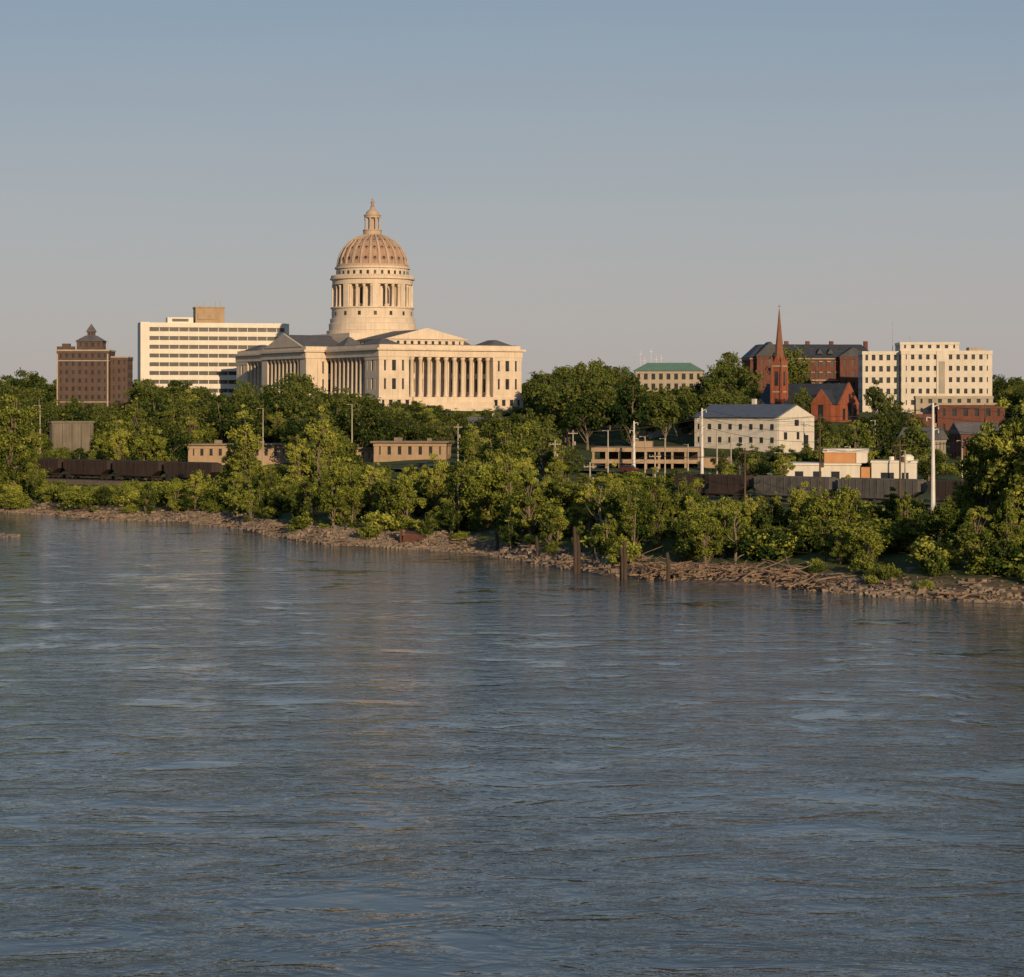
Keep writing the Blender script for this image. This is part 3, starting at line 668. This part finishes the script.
# ------------------------------------------------------------------ trees
def make_tree(name, seed, Ht, R, th, nl, nleaf, leaf, lm, loose=0.0, trunk=0.3, multi=1, conical=0.0):
    rs=np.random.default_rng(seed); rr=random.Random(seed)
    tb=MB()
    zc=(th+Ht)/2; hz=(Ht-th)/2
    lob=[]
    skew=rs.uniform(-0.3,0.3,2)*R
    for i in range(nl):
        for _ in range(30):
            v=rs.normal(size=3); v/=np.linalg.norm(v); u=rs.uniform(0.2,1.0)**0.6*rs.uniform(0.72,1.0)
            q=v*u
            wdt=1.0-conical*max(0,q[2])
            c_=np.array([q[0]*R*wdt+skew[0]*q[2],q[1]*R*wdt+skew[1]*q[2],zc+q[2]*hz])
            rad=R*rs.uniform(0.12,0.33)*(1-loose*0.25)
            if all(np.linalg.norm(c_-l[0])>0.55*(rad+l[1])*(0.7+loose*0.5) for l in lob): break
        lob.append((c_,rad,rs.uniform(0.0,1.0)))
    for k in range(multi):
        bx_=rr.uniform(-.5,.5)*(multi>1)*R*0.3; by_=rr.uniform(-.5,.5)*(multi>1)*R*0.3
        lx,ly=rr.uniform(-.1,.1)*R,rr.uniform(-.1,.1)*R
        tp=[(bx_*0.3,by_*0.3,-0.6),(bx_*0.6,by_*0.6,th*0.6),(bx_+lx,by_+ly,zc*0.95),(bx_+lx*2,by_+ly*2,Ht*0.88)]
        tb.tube(tp,[trunk*1.25,trunk*0.9,trunk*0.55,trunk*0.12],7)
        for j,(c_,rad,_) in enumerate(lob):
            if j%multi!=k: continue
            z0=max(th*0.6,min(Ht*0.8,c_[2]-rr.uniform(.15,.4)*Ht)); u=min(1,max(0,(z0)/(Ht*0.88)))
            s0=(tp[0][0]+(tp[3][0]-tp[0][0])*u,tp[0][1]+(tp[3][1]-tp[0][1])*u,z0)
            mid_=((s0[0]*.45+c_[0]*.55),(s0[1]*.45+c_[1]*.55),s0[2]*.5+c_[2]*.5+rr.uniform(-.03,.05)*Ht)
            tb.tube([s0,mid_,tuple(c_)],[trunk*0.3,trunk*0.18,trunk*0.05],5)
    nv0=len(tb.v)
    tot=sum(l[1]**2 for l in lob)
    C=[];Nn=[];T=[];S=[]
    for c_,rad,tn in lob:
        n=int(nleaf*rad**2/tot)
        d_=rs.normal(size=(n,3)); d_/=np.linalg.norm(d_,axis=1)[:,None]
        k1=rs.normal(size=3)*2.2; ph_=rs.uniform(0,6)
        modu=1+0.3*np.sin(d_@k1*1.6+ph_)+0.2*np.sin(d_@k1[::-1]*3+ph_*2)
        rad_=rad*(0.45+0.6*rs.random(n)**0.6)*modu
        stray=rs.random(n)<0.16; rad_=np.where(stray,rad_*rs.uniform(1.0,1.5,n),rad_)
        pos=c_+d_*rad_[:,None]*np.array([1.1,1.1,0.85]); pos[:,2]=np.maximum(pos[:,2],0.1)
        nn=d_*0.75+rs.normal(size=(n,3))*0.55+np.array([0,0,0.2]); nn/=np.linalg.norm(nn,axis=1)[:,None]
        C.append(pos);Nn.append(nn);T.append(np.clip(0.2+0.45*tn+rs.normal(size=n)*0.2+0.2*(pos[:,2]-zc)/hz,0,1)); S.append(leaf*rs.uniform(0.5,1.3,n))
    C=np.vstack(C);Nn=np.vstack(Nn);T=np.concatenate(T);S=np.concatenate(S); n=len(C)
    a=rs.normal(size=(n,3)); u=np.cross(Nn,a); u/=np.linalg.norm(u,axis=1)[:,None]; v=np.cross(Nn,u)
    q=np.stack([C+u*S[:,None]*0.62,C+v*S[:,None]*0.42,C-u*S[:,None]*0.62,C-v*S[:,None]*0.42],1).reshape(-1,3)
    V=np.vstack([np.array(tb.v),q]) ; faces=tb.f+[tuple(x) for x in (np.arange(n*4).reshape(n,4)+nv0).tolist()]
    me=bpy.data.meshes.new(name); me.from_pydata(V.tolist(),[],faces)
    me.materials.append(BARK); me.materials.append(lm)
    me.polygons.foreach_set('material_index',[0]*len(tb.f)+[1]*n)
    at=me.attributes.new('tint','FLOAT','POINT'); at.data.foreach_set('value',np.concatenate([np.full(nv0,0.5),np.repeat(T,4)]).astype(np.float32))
    me.update(); me['h']=Ht
    return me
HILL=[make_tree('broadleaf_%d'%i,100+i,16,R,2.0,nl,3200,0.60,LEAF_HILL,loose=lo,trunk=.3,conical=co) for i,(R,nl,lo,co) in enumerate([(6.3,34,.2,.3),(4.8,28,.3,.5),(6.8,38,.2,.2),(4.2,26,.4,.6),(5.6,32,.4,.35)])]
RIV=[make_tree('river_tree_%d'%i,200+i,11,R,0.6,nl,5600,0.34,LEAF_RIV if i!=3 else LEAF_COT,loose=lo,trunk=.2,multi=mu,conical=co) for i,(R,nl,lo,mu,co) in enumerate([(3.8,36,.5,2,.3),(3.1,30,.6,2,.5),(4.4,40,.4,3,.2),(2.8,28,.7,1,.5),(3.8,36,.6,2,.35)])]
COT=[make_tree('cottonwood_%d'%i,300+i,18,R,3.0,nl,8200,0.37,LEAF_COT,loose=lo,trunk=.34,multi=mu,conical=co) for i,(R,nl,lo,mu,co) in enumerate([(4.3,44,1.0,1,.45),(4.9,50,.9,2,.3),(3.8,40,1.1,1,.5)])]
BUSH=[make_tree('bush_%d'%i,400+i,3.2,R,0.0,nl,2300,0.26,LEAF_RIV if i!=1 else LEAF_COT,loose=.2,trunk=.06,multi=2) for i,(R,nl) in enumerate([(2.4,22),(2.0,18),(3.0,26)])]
def inst(me,X,Y,h,name,parent=None,ws=1.0):
    s_=h/me['h']; o=bpy.data.objects.new(name,me); scene.collection.objects.link(o)
    o.location=(X,Y,tz(X,Y)-0.2); sw=s_*ws
    o.scale=(sw*random.uniform(.9,1.12),sw*random.uniform(.9,1.12),s_); o.rotation_euler=(random.uniform(-.05,.05),random.uniform(-.05,.05),random.uniform(0,6.28))
    if parent: o.parent=parent
    return o
def tab(T): 
    a=np.array(T,float); return lambda b_: float(np.interp(b_,a[:,0],a[:,1]))
S1=tab([(-200,368),(0,372),(40,368),(52,388),(70,394),(95,398),(125,393),(135,374),(160,371),(190,377),(230,380),(270,378),(292,368),(302,363),(312,380),(330,384),(360,388),(385,393),(400,390),(420,398),(440,400),(455,406),(490,408),(520,404),(530,368),(560,365),(600,360),(630,366),(645,380),(660,384),(700,384),(712,368),(725,350),(740,352),(750,380),(775,386),(790,352),(800,350),(808,382),(840,374),(865,376),(880,392),(905,410),(935,412),(990,405),(1000,382),(1024,378),(1300,375)])
S2=tab([(-200,385),(0,395),(45,418),(60,440),(90,436),(100,405),(180,396),(230,405),(330,400),(420,412),(450,425),(480,402),(515,400),(545,408),(560,428),(600,432),(640,442),(700,445),(740,432),(800,440),(835,424),(860,412),(900,402),(925,415),(945,440),(1024,438),(1300,430)])
S3=tab([(-200,400),(-30,392),(20,415),(38,455),(45,478),(90,484),(130,478),(180,466),(225,458),(300,456),(350,456),(380,456),(410,464),(440,456),(470,450),(485,442),(510,438),(540,456),(570,468),(600,466),(640,462),(690,466),(720,478),(760,488),(790,482),(840,480),(870,482),(900,486),(940,494),(960,490),(985,470),(1024,450),(1200,430)])
VIS=[(50,130,394,890),(139,286,374,985),(226,385,384,845),(385,526,398,845),(640,706,372,870),(745,872,380,845),(762,862,415,700),(868,993,408,785),(695,810,438,585),(186,292,461,612),(373,449,460,590),(595,702,468,525),(798,932,482,440),(940,1008,422,650),(55,88,440,700),(46,188,476,520),(712,800,488,420)]
FOOT=[(-56.6,923,75),(-165,905,20),(-131,1000,36),(60.5,885,20),(98,862,13),(122,862,13),(91,720,16),(148,800,30),(63.5,604,16),(-73.6,622,17),(-26,602,13),(32,540,18),(67,452,16),(131,662,15),(36,640,7),(50,700,7),(100,560,7),(118,585,8),(-8,660,7),(30,760,9),(-136,705,8)]
def allowed(X,Y,S,cr):
    b_=bx(X,Y); cp=cr*FL/Y*0.6
    e=max(S(b_-cp*.6),S(b_+cp*.6),S(b_))
    for a,c_,lo,dist in VIS:
        if Y<dist and a-cp<b_<c_+cp: e=max(e,lo+random.uniform(-2,5))
    return wz(e,Y)-tz(X,Y)
def blocked(X,Y,extra=0):
    for x,y,r_ in FOOT:
        if (X-x)**2+(Y-y)**2<(r_+extra)**2: return True
    dv=Vector((X,Y))-R0; 
    if abs(dv.dot(RN))<7.5: return True
    return False
def near_road(X,Y):
    for (x0,y0),(x1,y1) in zip(rp[:-1],rp[1:]):
        a=Vector((x0,y0));c_=Vector((x1,y1));dv=c_-a; u=max(0,min(1,(Vector((X,Y))-a).dot(dv)/dv.length_squared))
        if (a+dv*u-Vector((X,Y))).length<7: return True
    return False
hill=empty('hillside_trees'); n1_=0
Y=600.0
while Y<1040:
    X=wx(-150,Y)
    while X<wx(1180,Y):
        x=X+random.uniform(-3.5,3.5); y=Y+random.uniform(-3.5,3.5)
        t2=y-float(shore(x))-max(0,x)*0.9
        if t2>215 and not blocked(x,y,3) and not near_road(x,y) and random.random()<0.86:
            al=allowed(x,y,S1,5.5); h=min(al,20)*random.uniform(.62,1.0) if al<20 else random.uniform(10,20)
            if h>3:
                me_=random.choice(HILL) if random.random()<0.86 else random.choice(COT+RIV[:1])
                inst(me_,x,y,h,'tree_%d'%n1_,hill,ws=min(1.8,max(1,10/h))); n1_+=1
        X+=9
    Y+=9
for (b_,Y,e) in ((725,790,347),(733,800,352),(716,780,364),(797,842,346),(302,800,362),(875,700,376),(700,820,376),(888,640,392),(898,650,398),(600,800,360),(622,810,366),(560,790,366),(590,780,370),(745,830,372),(752,640,412),(20,900,370),(40,880,366)):
    X=wx(b_,Y); inst(random.choice(HILL),X,Y,wz(e,Y)-tz(X,Y),'tree_%d'%n1_,hill,.8); n1_+=1
far=empty('distant_treeline')
Y=1055.0; n2_=0
while Y<1330:
    X=wx(-200,Y)
    while X<wx(1230,Y):
        x=X+random.uniform(-5,5); y=Y+random.uniform(-5,5)
        inst(random.choice(HILL),x,y,random.uniform(10,17),'tree_%d'%n2_,far,ws=1.2); n2_+=1
        X+=12.5
    Y+=22 if Y<1150 else 40
town=empty('town_trees'); n3_=0
Y=430.0
while Y<720:
    X=wx(-150,Y)
    while X<wx(1180,Y):
        x=X+random.uniform(-4,4); y=Y+random.uniform(-4,4)
        t=y-float(shore(x)); t2=t-max(0,x)*0.9
        if t>75 and t2<=240 and not blocked(x,y,2) and not near_road(x,y) and random.random()<0.62:
            al=allowed(x,y,S2,4.5); h=al*random.uniform(.5,1.0) if al<15 else random.uniform(7,16)
            if h>1.2:
                me_=random.choice(HILL+RIV+COT[:1]) if h>4 else random.choice(BUSH+RIV[:2])
                inst(me_,x,y,h,'tree_%d'%n3_,town,ws=min(1.8,max(1,7/h))); n3_+=1
        X+=8
    Y+=8
shr=empty('riverside_shrubs'); n4_=0; n5_=0
X=-190.0
while X<110:
    t=6.0
    while t<80:
        x=X+random.uniform(-2.5,2.5); y=float(shore(x))+t+random.uniform(-2.5,2.5)
        b_=bx(x,y)
        if -120<b_<1150 and not blocked(x,y,-2):
            al=allowed(x,y,S3,3.0)
            wood=(640<b_<840)
            if t<15:
                h=min(al,random.choice([1.5,2.4,3.4,5.0,7.0])*random.uniform(.8,1.2)); 
                if h>0.5 and random.random()<(0.5 if (wood and t<9) else 0.88):
                    yy=y+(2.5 if wood else 1.0)
                    if h>4.2: inst(random.choice(RIV),x,yy+1,h,'riverbank_tree'); n5_+=1
                    else: inst(random.choice(BUSH),x,yy,h,'shrub_%d'%n4_,shr,ws=random.uniform(.9,1.4)); n4_+=1
            elif al>0.8:
                h=min(al,13)*random.uniform(.5,1.04)
                if h>4.0 and random.random()<0.75:
                    inst(random.choice(RIV),x,y,h,'riverbank_tree',None,random.uniform(.8,1.2)); n5_+=1
                else:
                    inst(random.choice(BUSH),x,y,min(h,4.5),'shrub_%d'%n4_,shr,ws=1.2); n4_+=1
        t+=5.7
    X+=4.8
for (b_,Y,e,k,ws) in ((10,500,386,1,1.1),(-22,498,382,1,1.1),(28,515,410,0,1),(246,452,408,0,.95),(236,462,424,2,.9),(300,446,424,2,1),(322,444,403,0,.9),(334,450,420,2,.8),(508,398,424,1,.9),(490,405,440,2,1),(526,392,446,0,.9),(985,297,410,1,.8),(1012,288,394,0,.95),(1036,284,388,1,1),(962,305,470,2,.9),(1060,280,396,0,1),(372,385,452,2,1),(140,640,392,2,1),(565,345,464,2,1),(612,335,460,0,.8),(655,320,460,1,.8),(688,330,466,2,.9),(440,375,446,1,.8),(466,372,446,2,1),(405,392,462,2,1),(800,305,474,1,.8),(845,300,472,0,.8),(195,440,462,2,1),(270,425,460,1,.8),(350,405,456,0,.9),(590,330,470,2,.9),(545,350,466,0,.8),(905,295,480,2,.9),(750,312,486,2,.9)):
    X=wx(b_,Y); inst(COT[k],X,Y,wz(e,Y)-tz(X,Y),'cottonwood_tree',None,ws)
# dead leafless snags on the bank
for sd,(b_,Y,h) in enumerate(((600,318,9),(318,412,12),(735,296,7),(458,362,10))):
    rr=random.Random(sd+50); X=wx(b_,Y); z0=tz(X,Y)-0.4; sm=MB()
    sm.tube([(X,Y,z0),(X+.2,Y,z0+h*.4),(X-.1,Y+.2,z0+h*.75),(X+.3,Y,z0+h)],[.2,.15,.09,.03],7)
    for k in range(11):
        u=rr.uniform(.3,.95); a=rr.uniform(0,6.28); l=h*rr.uniform(.12,.3)*(1.2-u)
        p0=(X+.1,Y+.1,z0+h*u); p1=(X+math.cos(a)*l*.6,Y+math.sin(a)*l*.6,z0+h*u+l*.5); p2=(X+math.cos(a)*l,Y+math.sin(a)*l,z0+h*u+l*1.1)
        sm.tube([p0,p1,p2],[.07,.05,.02],5)
    sm.obj('dead_tree_snag',[BARK])
print('counts',n1_,n2_,n3_,n4_,n5_)

# ------------------------------------------------------------------ light, sky, camera
AZ=math.radians(21); EL=math.radians(14)
S=Vector((math.sin(AZ)*math.cos(EL),-math.cos(AZ)*math.cos(EL),math.sin(EL)))
sl=bpy.data.lights.new('sun','SUN'); sl.energy=5.0; sl.angle=math.radians(0.55); sl.color=(1.0,0.71,0.42)
so=bpy.data.objects.new('sun',sl); scene.collection.objects.link(so); so.rotation_euler=(-S).to_track_quat('-Z','Y').to_euler(); so.location=(50,-50,80)
wd=bpy.data.worlds.new('World'); scene.world=wd; wd.use_nodes=True
nt=wd.node_tree; nt.nodes.clear(); N=nt.nodes; L=nt.links
sky=N.new('ShaderNodeTexSky'); sky.sky_type='NISHITA'; sky.sun_disc=False; sky.sun_elevation=EL; sky.sun_rotation=math.pi-AZ
sky.air_density=1.0; sky.dust_density=1.5; sky.ozone_density=2.0; sky.altitude=200
bg=N.new('ShaderNodeBackground'); bg.inputs['Strength'].default_value=0.12
L.new(sky.outputs[0],bg.inputs['Color'])
tc=N.new('ShaderNodeTexCoord'); sp=N.new('ShaderNodeSeparateXYZ'); L.new(tc.outputs['Generated'],sp.inputs[0])
hz=N.new('ShaderNodeValToRGB'); e=hz.color_ramp.elements
e[0].position=0.0; e[0].color=(0.445,0.395,0.385,1)
e[1].position=1.0; e[1].color=(0.10,0.175,0.30,1)
for pz_,c_ in ((0.03,(0.43,0.395,0.39)),(0.09,(0.37,0.38,0.405)),(0.18,(0.235,0.315,0.405)),(0.40,(0.17,0.265,0.39))):
    k=e.new(pz_); k.color=(*c_,1)
mpz=N.new('ShaderNodeMapping')
nzs=N.new('ShaderNodeTexNoise'); nzs.inputs['Scale'].default_value=2.5; nzs.inputs['Detail'].default_value=4
mpz.inputs['Scale'].default_value=(1,1,7); L.new(tc.outputs['Generated'],mpz.inputs['Vector']); L.new(mpz.outputs[0],nzs.inputs['Vector'])
sb=N.new('ShaderNodeMath'); sb.operation='MULTIPLY_ADD'; sb.inputs[1].default_value=0.04; L.new(nzs.outputs['Fac'],sb.inputs[0])
sb2=N.new('ShaderNodeMath'); sb2.operation='SUBTRACT'; sb2.inputs[1].default_value=0.02; L.new(sp.outputs['Z'],sb2.inputs[0]); L.new(sb2.outputs[0],sb.inputs[2])
L.new(sb.outputs[0],hz.inputs['Fac'])
bg2=N.new('ShaderNodeBackground'); bg2.inputs['Strength'].default_value=1.0; L.new(hz.outputs['Color'],bg2.inputs['Color'])
mxs=N.new('ShaderNodeMixShader'); mxs.inputs[0].default_value=0.87; L.new(bg.outputs[0],mxs.inputs[1]); L.new(bg2.outputs[0],mxs.inputs[2])
ow=N.new('ShaderNodeOutputWorld'); L.new(mxs.outputs[0],ow.inputs['Surface'])
cd=bpy.data.cameras.new('camera'); cam=bpy.data.objects.new('camera',cd); scene.collection.objects.link(cam)
cam.location=(0,0,EYE); cam.rotation_euler=(math.radians(90),0,0)
cd.sensor_width=36; cd.lens=FL/1024*36; cd.shift_y=-(488.5-HZ)/1024; cd.clip_start=1; cd.clip_end=30000
scene.camera=cam
scene.view_settings.view_transform='Standard'; scene.view_settings.look='None'; scene.view_settings.exposure=0; scene.view_settings.gamma=1
